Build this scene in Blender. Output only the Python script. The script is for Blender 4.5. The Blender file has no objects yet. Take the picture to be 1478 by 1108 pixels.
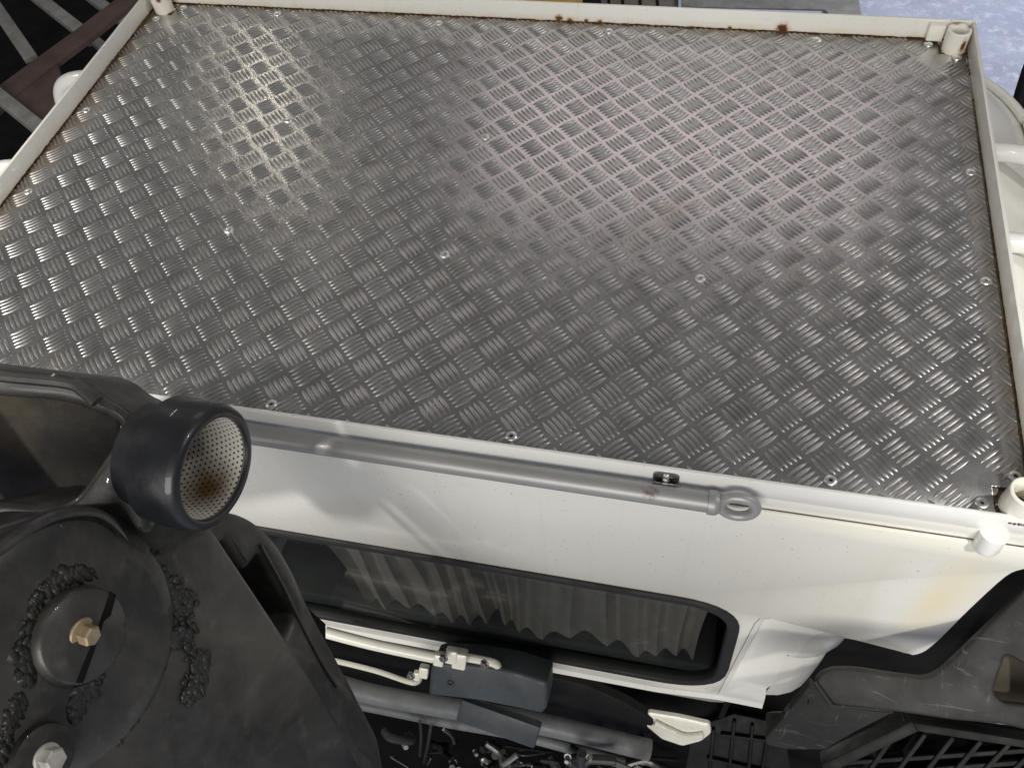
import bpy, bmesh, math, random
from mathutils import Vector, Matrix, noise
random.seed(7)
scene = bpy.context.scene
COL = scene.collection
R_ = math.radians

# ------------------------------------------------------------------ camera
FPX, CX, CY = 1246.36, 739.0, 554.0
CAM = Vector((0.32485439, -0.9014779, 0.84087377))
RX = Vector((0.975084429864465, 0.20708143923944577, -0.07954641511976081))
RY = Vector((-0.12385843661463355, 0.8057079717761041, 0.5792182247614568))
RZ = Vector((0.18403652440552223, -0.5549341778435992, 0.8112820816126659))
cd = bpy.data.cameras.new('camera'); cam = bpy.data.objects.new('camera', cd); COL.objects.link(cam)
cam.matrix_world = Matrix(((RX.x, RY.x, RZ.x, CAM.x), (RX.y, RY.y, RZ.y, CAM.y), (RX.z, RY.z, RZ.z, CAM.z), (0, 0, 0, 1)))
cd.sensor_fit = 'HORIZONTAL'; cd.sensor_width = 36; cd.lens = FPX / 1478 * 36
cd.clip_start = 0.02; cd.clip_end = 100
scene.camera = cam

# ------------------------------------------------------------------ world and lamps (covered workshop, ceiling lamps plus added unseen lights)
w = bpy.data.worlds.new('World'); scene.world = w; w.use_nodes = True
w.node_tree.nodes['Background'].inputs[0].default_value = (0.98, 0.985, 1.0, 1)
w.node_tree.nodes['Background'].inputs[1].default_value = 0.13

def area(name, loc, target, size, size_y, power, col, long_axis=None, spread=180):
    l = bpy.data.lights.new(name, 'AREA'); l.shape = 'RECTANGLE'; l.size = size; l.size_y = size_y
    l.energy = power; l.color = col; l.spread = R_(spread)
    o = bpy.data.objects.new(name, l); COL.objects.link(o); o.location = loc
    z = (Vector(loc) - Vector(target)).normalized()
    x = Vector(long_axis) if long_axis else Vector((1, 0, 0))
    x = (x - z * x.dot(z)).normalized(); y = z.cross(x)
    o.matrix_world = Matrix(((x.x, y.x, z.x, loc[0]), (x.y, y.y, z.y, loc[1]), (x.z, y.z, z.z, loc[2]), (0, 0, 0, 1)))
    return o
def spot(name, loc, target, power, col, ang, blend, radius):
    l = bpy.data.lights.new(name, 'SPOT'); l.energy = power; l.color = col
    l.spot_size = R_(ang); l.spot_blend = blend; l.shadow_soft_size = radius
    o = bpy.data.objects.new(name, l); COL.objects.link(o); o.location = loc
    o.rotation_euler = (Vector(target) - Vector(loc)).to_track_quat('-Z', 'Y').to_euler()
    return o
area('tube_lamp', (-2.85, 3.75, 2.5), (-0.45, 0.2, 0), 1.5, 0.04, 4.2, (1.0, 0.93, 0.78), (0.65, -1.5, 0))
area('ceiling_panel_lamp', (0.25, 3.5, 2.5), (0.2, 0, 0), 2.7, 1.4, 12, (1.0, 0.86, 0.88))
area('rear_fill_light', (0.2, -5.2, 2.2), (0.1, -0.4, -0.2), 4.0, 2.4, 185, (1.0, 0.98, 0.94))  # unseen soft fill added behind the camera to brighten the rear wall
spot('wall_pool_spot', (-1.6, -2.7, 2.9), (-0.52, -0.35, -0.05), 470, (1.0, 0.97, 0.90), 15.5, 0.55, 0.10)  # narrow cone stands in for a person's shadow across the wall
spot('wall_pool_spot', (2.1, -2.3, 2.7), (0.90, -0.35, -0.12), 360, (1.0, 0.97, 0.92), 14.0, 0.5, 0.10)  # narrow cone added to light only the right end of the wall
area('ground_fill_light', (3.6, 5.0, 3.2), (2.2, 4.0, -2.0), 1.6, 1.6, 42, (0.86, 0.90, 1.0), None, 80)  # unseen light added to brighten the ground, stands in for daylight
area('glint_lamp', (-3.5, -0.25, 2.1), (-0.4, 0.0, 0), 0.30, 0.30, 12, (1.0, 0.96, 0.88))  # added out of view to put glints on the tread bars
area('glint_lamp', (2.8, 0.3, 2.3), (0.45, -0.2, 0), 0.22, 0.22, 21, (1.0, 0.98, 0.95))  # second added glint light, for the bars on the right

scene.view_settings.view_transform = 'Standard'; scene.view_settings.look = 'None'
scene.view_settings.exposure = 0.2; scene.view_settings.gamma = 1.0
scene.render.engine = 'CYCLES'

# ------------------------------------------------------------------ projection helpers (photo pixel -> point on a plane)
def ray(px, py): return RX * ((px - CX) / FPX) - RY * ((py - CY) / FPX) - RZ
def PZ(px, py, z=0.0): v = ray(px, py); return CAM + v * ((z - CAM.z) / v.z)
def PY(px, py, y): v = ray(px, py); return CAM + v * ((y - CAM.y) / v.y)
def PX(px, py, x): v = ray(px, py); return CAM + v * ((x - CAM.x) / v.x)
def PP(px, py, p0, n): v = ray(px, py); return CAM + v * ((p0 - CAM).dot(n) / v.dot(n))
def PD(px, py, d): return CAM + ray(px, py).normalized() * d

# ------------------------------------------------------------------ object helpers
def finish(name, bm, mat, parent=None, sharp=35, normals=True):
    if normals: bmesh.ops.recalc_face_normals(bm, faces=bm.faces)
    me = bpy.data.meshes.new(name); bm.to_mesh(me); bm.free()
    for p in me.polygons: p.use_smooth = True
    if sharp is not None: me.set_sharp_from_angle(angle=R_(sharp))
    if mat: me.materials.append(mat)
    return link(name, me, parent)
def link(name, me, parent=None):
    o = bpy.data.objects.new(name, me); COL.objects.link(o)
    if parent:
        o.parent = parent
        o.matrix_parent_inverse = parent.matrix_world.inverted() if False else Matrix.Translation(-parent.location)
    return o
def thing(name, loc, label, cat, group=None):
    o = bpy.data.objects.new(name, None); COL.objects.link(o); o.location = loc; o.empty_display_size = 0.05
    return tag(o, label, cat, group)
def tag(o, label, cat, group=None):
    o['label'] = label; o['category'] = cat
    if group: o['group'] = group
    return o
def box(bm, x0, x1, y0, y1, z0, z1, bev=0.0, seg=2):
    b = bmesh.new()
    r = bmesh.ops.create_cube(b, size=1)
    for v in b.verts:
        v.co = Vector((x0 + (v.co.x + .5) * (x1 - x0), y0 + (v.co.y + .5) * (y1 - y0), z0 + (v.co.z + .5) * (z1 - z0)))
    if bev: bmesh.ops.bevel(b, geom=b.edges[:], offset=bev, segments=seg, affect='EDGES', profile=0.5)
    merge(bm, b)
def merge(bm, b, M=None):
    if M is not None: bmesh.ops.transform(b, matrix=M, verts=b.verts)
    me = bpy.data.meshes.new('t'); b.to_mesh(me); b.free(); bm.from_mesh(me); bpy.data.meshes.remove(me)
def frame(p, z, x=None):
    z = Vector(z).normalized()
    if x is None: x = Vector((1, 0, 0)) if abs(z.x) < .9 else Vector((0, 1, 0))
    x = (Vector(x) - z * Vector(x).dot(z)).normalized(); y = z.cross(x)
    return Matrix(((x.x, y.x, z.x, p[0]), (x.y, y.y, z.y, p[1]), (x.z, y.z, z.z, p[2]), (0, 0, 0, 1)))
def obox(bm, p, z, x, sx, sy, sz, bev=0.0, seg=2):
    b = bmesh.new(); box(b, -sx / 2, sx / 2, -sy / 2, sy / 2, -sz / 2, sz / 2, bev, seg); merge(bm, b, frame(p, z, x))
def lathe(bm, prof, M, seg=40):
    rings = []
    for r, z in prof:
        if r < 1e-6: rings.append([bm.verts.new(M @ Vector((0, 0, z)))])
        else: rings.append([bm.verts.new(M @ Vector((r * math.cos(2 * math.pi * i / seg), r * math.sin(2 * math.pi * i / seg), z))) for i in range(seg)])
    for a, b in zip(rings, rings[1:]):
        for i in range(seg):
            j = (i + 1) % seg
            if len(a) == 1 and len(b) == 1: continue
            if len(a) == 1: bm.faces.new((a[0], b[i], b[j]))
            elif len(b) == 1: bm.faces.new((a[i], a[j], b[0]))
            else: bm.faces.new((a[i], a[j], b[j], b[i]))
def smooth_path(pts, n=6):
    pts = [Vector(p) for p in pts]
    if len(pts) < 3: return pts
    out = []
    for k in range(len(pts) - 1):
        p0 = pts[max(k - 1, 0)]; p1 = pts[k]; p2 = pts[k + 1]; p3 = pts[min(k + 2, len(pts) - 1)]
        for i in range(n):
            t = i / n
            out.append(.5 * ((2 * p1) + (p2 - p0) * t + (2 * p0 - 5 * p1 + 4 * p2 - p3) * t * t + (3 * p1 - p0 - 3 * p2 + p3) * t ** 3))
    out.append(pts[-1]); return out
def tube(bm, pts, r, seg=14, cap=True, n=6):
    pts = smooth_path(pts, n); N = len(pts)
    rad = r if callable(r) else (lambda t: r)
    t0 = (pts[1] - pts[0]).normalized(); x = Vector((0, 0, 1)) if abs(t0.z) < .9 else Vector((1, 0, 0))
    x = (x - t0 * x.dot(t0)).normalized(); rings = []
    for k, p in enumerate(pts):
        t = (pts[min(k + 1, N - 1)] - pts[max(k - 1, 0)]).normalized()
        x = (x - t * x.dot(t)).normalized(); y = t.cross(x); rr = rad(k / (N - 1))
        rings.append([bm.verts.new(p + (x * math.cos(2 * math.pi * i / seg) + y * math.sin(2 * math.pi * i / seg)) * rr) for i in range(seg)])
    for a, b in zip(rings, rings[1:]):
        for i in range(seg): j = (i + 1) % seg; bm.faces.new((a[i], a[j], b[j], b[i]))
    if cap: bm.faces.new(rings[0][::-1]); bm.faces.new(rings[-1])
def rpoly(pts, r, seg=5):
    """round the corners of a 2-D polygon; r is a number or one radius per corner"""
    out = []; n = len(pts)
    for i in range(n):
        p = Vector(pts[i]); a = Vector(pts[i - 1]); b = Vector(pts[(i + 1) % n]); rr = r[i] if isinstance(r, (list, tuple)) else r
        da = (a - p); db = (b - p); d = min(rr, da.length * .45, db.length * .45)
        if d < 1e-5: out.append(p); continue
        s = p + da.normalized() * d; e = p + db.normalized() * d
        for k in range(seg + 1):
            t = k / seg; out.append(s * (1 - t) ** 2 + p * 2 * t * (1 - t) + e * t * t)
    return out
def offset(poly, d):
    """move a closed 2-D polygon inwards by d (counter-clockwise)"""
    n = len(poly); out = []
    for i in range(n):
        a, p, b = poly[i - 1], poly[i], poly[(i + 1) % n]
        e1 = (p - a); e2 = (b - p)
        if e1.length < 1e-9 or e2.length < 1e-9: out.append(p.copy()); continue
        e1.normalize(); e2.normalize()
        n1 = Vector((-e1.y, e1.x)); n2 = Vector((-e2.y, e2.x)); m = n1 + n2
        if m.length < 1e-6: m = n1
        m.normalize(); c = max(m.dot(n1), .35)
        out.append(p + m * (d / c))
    return out
def ccw(poly):
    s = sum(poly[i - 1].x * poly[i].y - poly[i].x * poly[i - 1].y for i in range(len(poly)))
    return poly if s > 0 else poly[::-1]
def plate(bm, outer, M, th, bev=0.002, holes=(), back=True):
    """solid plate: outline (2-D) in the XY plane of M, top face at z=0, thickness th downwards, rounded rim, holes through"""
    outer = ccw([Vector(p) for p in outer]); hs = [ccw([Vector(p) for p in h])[::-1] for h in holes]
    tops = []; bots = []
    for lp in [outer] + hs:
        levels = [(bev, 0), (bev * .3, -bev * .3), (0, -bev), (0, -th)] if bev else [(0, 0), (0, -th)]
        rings = []
        for d, z in levels:
            q = offset(lp, d) if d else lp
            rings.append([bm.verts.new(M @ Vector((p.x, p.y, z))) for p in q])
        for a, b in zip(rings, rings[1:]):
            for i in range(len(a)):
                j = (i + 1) % len(a); bm.faces.new((a[i], b[i], b[j], a[j]))
        tops.append(rings[0]); bots.append(rings[-1])
    for loops in ([tops, bots] if back else [tops]):
        es = []
        for lp in loops:
            for i in range(len(lp)):
                e = bm.edges.get((lp[i - 1], lp[i])) or bm.edges.new((lp[i - 1], lp[i])); es.append(e)
        bmesh.ops.triangle_fill(bm, use_beauty=True, use_dissolve=False, edges=es)
def to2d(M, pts): 
    Mi = M.inverted(); return [(Mi @ Vector(p)).to_2d() for p in pts]
def pix_plate(bm, pix, p0, nrm, th, bev=.002, holes=(), rnd=0.0, hrnd=0.0):
    nrm = Vector(nrm).normalized(); M = frame(p0, nrm)
    o2 = to2d(M, [PP(x, y, p0, nrm) for x, y in pix]); h2 = [to2d(M, [PP(x, y, p0, nrm) for x, y in h]) for h in holes]
    if rnd: o2 = rpoly(o2, rnd)
    h2 = [rpoly(h, hrnd) if hrnd else h for h in h2]
    plate(bm, o2, M, th, bev, h2)
def hexbolt(bm_head, M, r, h, washer):
    lathe(bm_head, [(0, 0.0), (washer, 0), (washer * 1.0, washer * .12), (washer * .92, washer * .2), (r * .9, washer * .24), (0, washer * .24)], M, 32)
    z0 = washer * .24
    b = [bm_head.verts.new(M @ Vector((r * math.cos(k * math.pi / 3), r * math.sin(k * math.pi / 3), z0))) for k in range(6)]
    t = [bm_head.verts.new(M @ Vector((r * math.cos(k * math.pi / 3), r * math.sin(k * math.pi / 3), z0 + h * .85))) for k in range(6)]
    c = [bm_head.verts.new(M @ Vector((r * .84 * math.cos(k * math.pi / 3), r * .84 * math.sin(k * math.pi / 3), z0 + h))) for k in range(6)]
    for k in range(6):
        j = (k + 1) % 6; bm_head.faces.new((b[k], b[j], t[j], t[k])); bm_head.faces.new((t[k], t[j], c[j], c[k]))
    bm_head.faces.new(c)

# ------------------------------------------------------------------ materials
class NT:
    def __init__(s, name):
        s.m = bpy.data.materials.new(name); s.m.use_nodes = True; s.t = s.m.node_tree; s.n = s.t.nodes
        s.b = s.n['Principled BSDF']; s.tc = s.n.new('ShaderNodeTexCoord')
    def l(s, a, b): s.t.links.new(a, b)
    def setin(s, sock, v):
        if hasattr(v, 'is_output'): s.l(v, sock)
        elif isinstance(v, (tuple, list)): sock.default_value = (*v, 1) if len(v) == 3 and sock.type == 'RGBA' else v
        else: sock.default_value = v
    def noise(s, scale, detail=4, rough=.6, vec=None, stretch=None, out=0, dist=0.0):
        n = s.n.new('ShaderNodeTexNoise'); n.inputs['Scale'].default_value = scale; n.inputs['Detail'].default_value = detail
        n.inputs['Roughness'].default_value = rough; n.inputs['Distortion'].default_value = dist
        v = vec or s.tc.outputs['Object']
        if stretch:
            mp = s.n.new('ShaderNodeMapping'); mp.inputs['Scale'].default_value = stretch; s.l(v, mp.inputs[0]); v = mp.outputs[0]
        s.l(v, n.inputs['Vector']); return n.outputs[out]
    def ramp(s, f, p0, p1, c0=(0, 0, 0), c1=(1, 1, 1)):
        r = s.n.new('ShaderNodeValToRGB'); e = r.color_ramp.elements
        e[0].position = p0; e[1].position = p1; e[0].color = (*c0, 1); e[1].color = (*c1, 1); s.l(f, r.inputs[0]); return r.outputs[0]
    def mix(s, f, a, b, mode='MIX'):
        m = s.n.new('ShaderNodeMix'); m.data_type = 'RGBA'; m.blend_type = mode
        s.setin(m.inputs[0], f); s.setin(m.inputs[6], a); s.setin(m.inputs[7], b); return m.outputs[2]
    def math(s, op, a, b=0.0, c=None, clamp=False):
        m = s.n.new('ShaderNodeMath'); m.operation = op; m.use_clamp = clamp
        s.setin(m.inputs[0], a); s.setin(m.inputs[1], b)
        if c is not None: s.setin(m.inputs[2], c)
        return m.outputs[0]
    def near(s, p, rad, soft=.5, sx=1.0, sy=1.0, sz=1.0, wob=0.0):
        """1 inside a blob round the world point p, fading to 0 at rad, with a ragged rim"""
        g = s.n.new('ShaderNodeNewGeometry'); v = s.n.new('ShaderNodeVectorMath'); v.operation = 'SUBTRACT'
        s.l(g.outputs['Position'], v.inputs[0]); v.inputs[1].default_value = p
        k = s.n.new('ShaderNodeVectorMath'); k.operation = 'MULTIPLY'; s.l(v.outputs[0], k.inputs[0]); k.inputs[1].default_value = (1 / sx, 1 / sy, 1 / sz)
        ln = s.n.new('ShaderNodeVectorMath'); ln.operation = 'LENGTH'; s.l(k.outputs[0], ln.inputs[0]); d = ln.outputs['Value']
        if wob: d = s.math('ADD', d, s.math('MULTIPLY', s.math('SUBTRACT', s.noise(1.6 / rad, 5, .65, g.outputs['Position']), .5), wob * rad * 2))
        return s.math('SUBTRACT', 1.0, s.math('DIVIDE', s.math('SUBTRACT', d, rad * (1 - soft)), rad * soft, clamp=True), clamp=True)
    def pos(s):
        g = s.n.new('ShaderNodeNewGeometry'); x = s.n.new('ShaderNodeSeparateXYZ'); s.l(g.outputs['Position'], x.inputs[0]); return x.outputs
    def bump(s, h, strength, dist=.001):
        b = s.n.new('ShaderNodeBump'); b.inputs['Strength'].default_value = strength; b.inputs['Distance'].default_value = dist
        s.l(h, b.inputs['Height']); s.l(b.outputs[0], s.b.inputs['Normal'])
    def set(s, **k):
        names = dict(color='Base Color', rough='Roughness', metal='Metallic', coat='Coat Weight', coatr='Coat Roughness', spec='Specular IOR Level', aniso='Anisotropic')
        for a, v in k.items(): s.setin(s.b.inputs[names[a]], v)
        return s.m

def m_alu(name, lug=False):
    t = NT(name); g = t.n.new('ShaderNodeNewGeometry'); P_ = g.outputs['Position']
    big = t.noise(3.2, 5, .6, P_); mid = t.noise(16, 6, .65, P_); fine = t.noise(300, 3, .6, P_)
    base = t.mix(t.ramp(mid, .35, .7), (.40, .395, .39), (.55, .54, .535))
    stain = t.math('MULTIPLY', t.ramp(t.noise(5.5, 6, .7, P_, dist=.6), .60, .76), .42)
    base = t.mix(stain, base, (.40, .335, .24))
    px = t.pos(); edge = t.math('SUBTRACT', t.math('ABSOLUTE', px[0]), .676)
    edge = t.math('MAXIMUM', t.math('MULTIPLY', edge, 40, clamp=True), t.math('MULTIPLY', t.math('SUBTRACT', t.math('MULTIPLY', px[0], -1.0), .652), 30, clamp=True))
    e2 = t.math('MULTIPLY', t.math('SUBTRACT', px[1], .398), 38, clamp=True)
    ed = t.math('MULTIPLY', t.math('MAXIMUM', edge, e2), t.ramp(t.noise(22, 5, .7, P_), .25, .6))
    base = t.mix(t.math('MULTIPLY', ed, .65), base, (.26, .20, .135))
    spk = t.ramp(t.noise(420, 2, .5, P_), .70, .76)
    base = t.mix(t.math('MULTIPLY', spk, .35), base, (.75, .75, .74))
    for rot, th in ((.5, .70), (-.9, .71), (1.9, .715)):
        mp = t.n.new('ShaderNodeMapping'); mp.inputs['Rotation'].default_value = (0, 0, rot); mp.inputs['Scale'].default_value = (3, 190, 3)
        t.l(P_, mp.inputs[0]); base = t.mix(t.math('MULTIPLY', t.ramp(t.noise(1.7, 3, .5, mp.outputs[0], dist=.25), th, th + .03), .35), base, (.78, .77, .75))
    base = t.mix(t.math('MULTIPLY', t.ramp(t.noise(75, 6, .75, P_), .52, .72), .40), base, (.24, .215, .185))
    r = t.math('ADD', t.math('MULTIPLY', mid, .14), .19 if not lug else .24)
    r = t.math('ADD', r, t.math('MULTIPLY', t.math('MAXIMUM', stain, ed), .25))
    t.bump(t.math('ADD', fine, t.math('MULTIPLY', mid, .8)), .07 if not lug else .05, .0006)
    return t.set(color=base, rough=r, metal=.95)
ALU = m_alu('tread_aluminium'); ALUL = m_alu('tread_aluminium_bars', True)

def m_white(name, base=(.80, .79, .73), dirt=.25, rust_z=None, spots=(), stains=(), rough=.28, coat=.5):
    t = NT(name); g = t.n.new('ShaderNodeNewGeometry'); P_ = g.outputs['Position']
    c = t.mix(t.math('MULTIPLY', t.ramp(t.noise(4, 6, .65, P_), .45, .8), dirt), base, (base[0] * .86, base[1] * .80, base[2] * .66))
    c = t.mix(t.math('MULTIPLY', t.ramp(t.noise(26, 6, .75, P_), .58, .8), dirt), c, (.50, .45, .36))
    c = t.mix(t.math('MULTIPLY', t.ramp(t.noise(1.0, 5, .6, P_, stretch=(55, 55, 2.2)), .56, .74), dirt * .55), c, (.55, .50, .40))
    spk = t.ramp(t.noise(230, 2, .5, P_), .725, .75); c = t.mix(t.math('MULTIPLY', spk, .6), c, (.14, .10, .07))
    rr = rough
    if rust_z is not None:
        z = t.pos()[2]
        k = t.math('SUBTRACT', 1.0, t.math('DIVIDE', t.math('ABSOLUTE', t.math('SUBTRACT', z, rust_z)), .013), clamp=True)
        n1 = t.noise(28, 6, .75, P_, dist=.5)
        yel = t.math('MULTIPLY', k, t.ramp(n1, .38, .62)); c = t.mix(t.math('MULTIPLY', yel, .6), c, (.72, .52, .20))
        k2 = t.math('SUBTRACT', 1.0, t.math('DIVIDE', t.math('ABSOLUTE', t.math('SUBTRACT', z, rust_z)), .0055), clamp=True)
        n2 = t.noise(40, 6, .8, P_, dist=1.0)
        ru = t.ramp(t.math('MULTIPLY', t.math('MULTIPLY', k2, n2), 1.6), .42, .55); c = t.mix(ru, c, (.075, .035, .014))
    for p, rad, s3, col, amt, soft in stains:
        c = t.mix(t.math('MULTIPLY', t.near(p, rad, soft, *s3, wob=.25), amt), c, col)
    for p, rad, s3 in spots:
        c = t.mix(t.math('MULTIPLY', t.near(p, rad * 1.6, .8, *s3, wob=.6), .75), c, (.55, .27, .06))
        c = t.mix(t.near(p, rad, .4, *s3, wob=.9), c, (.10, .035, .012))
    t.bump(t.math('ADD', t.noise(3.5, 2, .5, P_), t.math('MULTIPLY', t.noise(160, 3, .6, P_), .05)), .12, .004)
    return t.set(color=c, rough=rr, coat=coat, coatr=.08)

def m_simple(name, col, rough=.5, metal=0.0, var=.25, scale=20, bump=.15, spec=.5, coat=0.0, bd=.001, col2=None):
    t = NT(name); g = t.n.new('ShaderNodeNewGeometry'); P_ = g.outputs['Position']
    n = t.noise(scale, 6, .65, P_); d = tuple(x * (1 - var) for x in col); u = col2 or tuple(min(1, x * (1 + var)) for x in col)
    c = t.mix(t.ramp(n, .3, .72), d, u)
    r = t.math('ADD', rough - .08, t.math('MULTIPLY', t.noise(scale * 2.3, 5, .6, P_), .16))
    t.bump(t.noise(scale * 9, 4, .6, P_), bump, bd)
    return t.set(color=c, rough=r, metal=metal, spec=spec, coat=coat)
def m_black(name, col=(.030, .031, .035), dust=(.16, .15, .135), amt=.5, rough=.38, scratches=0.0, scale=6, coat=.15, spec=.5):
    t = NT(name); g = t.n.new('ShaderNodeNewGeometry'); P_ = g.outputs['Position']
    c = t.mix(t.math('MULTIPLY', t.ramp(t.noise(scale, 7, .7, P_, dist=.4), .42, .78), amt), col, dust)
    c = t.mix(t.math('MULTIPLY', t.ramp(t.noise(scale * 9, 5, .7, P_), .55, .8), amt * .5), c, (dust[0] * 1.25, dust[1] * 1.2, dust[2] * 1.1))
    if scratches:
        for st, rot in (((3, 60, 10), .6), ((50, 4, 14), -.5), ((9, 9, 120), .2)):
            mp = t.n.new('ShaderNodeMapping'); mp.inputs['Rotation'].default_value = (rot, rot * .6, rot * 1.7); mp.inputs['Scale'].default_value = st
            t.l(P_, mp.inputs[0]); s1 = t.ramp(t.noise(3.0, 3, .5, mp.outputs[0], dist=.8), 0.66, .70)
            c = t.mix(t.math('MULTIPLY', s1, scratches), c, (.34, .33, .31))
    r = t.math('ADD', rough, t.math('MULTIPLY', t.ramp(t.noise(scale * 3, 5, .6, P_), .35, .75), .28))
    t.bump(t.math('ADD', t.noise(scale * 5, 4, .6, P_), t.math('MULTIPLY', t.noise(260, 3, .6, P_), .12)), .18, .003)
    return t.set(color=c, rough=r, coat=coat, spec=spec)

def far_spot(px, py, rad, s=(1, 1, 1)): return (tuple(PY(px, py, .424)), rad, s)
PAINT_RAIL = m_white('white_rail_paint', (.82, .81, .76), .28, rust_z=0.0,
    spots=[far_spot(806, 28, .007), far_spot(822, 32, .006), far_spot(846, 32, .005), far_spot(865, 34, .006), far_spot(1129, 43, .010), far_spot(1053, 42, .004)])
PAINT_REAR = m_white('white_rear_rail_paint', (.80, .80, .77), .22)
PAINT_CAB = m_white('white_cab_paint', (.80, .79, .73), .2, rough=.25, coat=.3,
    stains=[(tuple(PY(1352, 870, -.42)), .085, (.45, 1, 2.2), (.80, .68, .36), .55, .9), (tuple(PY(1300, 775, -.42)), .16, (1.6, 1, .13), (.74, .70, .55), .5, .9)])
PAINT_SOCKET = m_white('socket_paint', (.82, .80, .72), .45, rust_z=-.002, spots=[((.690, .3855, .016), .006, (.7, 1, 2.0)), ((.676, .42, .034), .006, (1.6, 1, .6)), ((.697, .41, .034), .005, (1, 1, .6)), ((-.670, .388, .028), .005, (1, 1, 1))])
RUST = m_simple('rust', (.085, .045, .02), .9, 0, .6, 60, .5)
STEEL = m_simple('bright_steel', (.78, .78, .76), .36, 1.0, .15, 60, .05)
STAINLESS = m_simple('stainless_clip', (.34, .34, .34), .30, 1.0, .3, 40, .06)
SILVER = None
def m_silver():
    t = NT('silver_painted_tube'); g = t.n.new('ShaderNodeNewGeometry'); P_ = g.outputs['Position']
    c = t.mix(t.ramp(t.noise(9, 5, .6, P_), .3, .7), (.29, .29, .285), (.37, .37, .365))
    for px, py, rad in ((895, 691, .005), (931, 709, .008), (945, 708, .007), (938, 716, .006), (925, 700, .003)):
        q = PY(px, py, -.4455)
        c = t.mix(t.math('MULTIPLY', t.near(tuple(q), rad * 1.5, .7, 1.3, 1.6, 1, wob=1.0), .9), c, (.11, .045, .015))
    spk = t.ramp(t.noise(210, 2, .5, P_), .735, .76); c = t.mix(t.math('MULTIPLY', spk, .5), c, (.10, .07, .05))
    t.bump(t.noise(150, 3, .6, P_), .08, .001)
    return t.set(color=c, rough=.46, metal=.4, coat=.05)
SILVER = m_silver()
RUBBER = m_black('window_rubber', (.007, .007, .007), (.02, .02, .019), .3, .6, coat=0)
BOOM = m_black('black_boom_paint', (.020, .020, .0195), (.15, .14, .122), .70, .34, scale=5, coat=.2)
BOOM_IN = m_black('boom_inside', (.012, .011, .010), (.10, .075, .04), .5, .5, scale=9, coat=0)  # darker and browner than the outer boom paint
BOSS = m_black('black_boss', (.009, .010, .013), (.05, .05, .054), .4, .30, scale=8, coat=.3)
SPATTER = m_black('weld_spatter', (.012, .012, .0115), (.05, .047, .042), .6, .45, scale=40, coat=.1)
GUARD = m_black('grey_black_plastic', (.015, .015, .0145), (.044, .0435, .041), .55, .5, scratches=.11, scale=7, coat=0, spec=.28)
PLASTIC = m_black('black_plastic', (.007, .0072, .0075), (.024, .0245, .025), .4, .5, scale=12, coat=0, spec=.2)
COVER = m_black('slate_cover_plastic', (.034, .040, .045), (.10, .11, .115), .45, .45, scale=10, coat=0)
BEAM = m_black('grey_beam_paint', (.12, .125, .13), (.28, .285, .285), .5, .42, scale=9, coat=0)
ZINC = m_simple('yellow_zinc_bolt', (.46, .37, .24), .5, .6, .35, 55, .1)
PALEB = m_simple('worn_pale_bolt', (.48, .46, .42), .6, .3, .3, 60, .2)
BROWN = m_simple('brown_primer_steel', (.085, .052, .045), .62, 0, .35, 9, .15)
GREYST = m_simple('grey_galvanised', (.30, .295, .28), .55, .3, .3, 14, .1)
DARK = m_simple('dark_grime_and_gaps', (.010, .010, .0105), .8, 0, .5, 9, .2, spec=.08)  # grimy machinery, and the near-black put in for shaded gaps
YELLOW = m_simple('yellow_machine_paint', (.55, .36, .03), .42, 0, .25, 12, .1)
HOSE = m_simple('black_hose', (.02, .02, .02), .45, 0, .4, 40, .15)
FIT = m_simple('metal_fitting', (.30, .29, .27), .38, 1, .3, 60, .1)
CREAMROD = m_white('cream_rod_paint', (.80, .78, .68), .4)
HEADLINE = m_simple('interior_trim', (.004, .005, .006), .8, 0, .3, 10, .1)
TEAL = m_simple('window_ledge_trim', (.045, .050, .051), .6, 0, .25, 18, .1)

# ------------------------------------------------------------------ ground
t = NT('concrete_floor'); g = t.n.new('ShaderNodeNewGeometry'); P_ = g.outputs['Position']
c = t.mix(t.ramp(t.noise(2.2, 8, .7, P_), .3, .72), (.38, .41, .52), (.56, .60, .74))
c = t.mix(t.math('MULTIPLY', t.ramp(t.noise(14, 6, .75, P_), .50, .66), .75), c, (.80, .81, .94))
c = t.mix(t.math('MULTIPLY', t.ramp(t.noise(55, 4, .7, P_), .60, .70), .6), c, (.26, .26, .33))
c = t.mix(t.math('MULTIPLY', t.ramp(t.noise(1.1, 6, .7, P_, dist=.8), .60, .68), .55), c, (.33, .32, .34))
t.bump(t.noise(45, 5, .7, P_), .3, .01)
CONC = t.set(color=c, rough=.7)
bm = bmesh.new()
for X0, X1, Y0, Y1 in ((-8, 1.02, -6, 12),):
    pass
box(bm, -12, 12, -8, 14, -2.1, -2.0)
o = finish('ground', bm, CONC); o['kind'] = 'structure'

# ------------------------------------------------------------------ truck cab
YW = -.42
cab = thing('truck_cab', (0, 0, -2.0), 'white truck cab below the tread plate platform, rear wall with dark window', 'truck cab')
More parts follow.
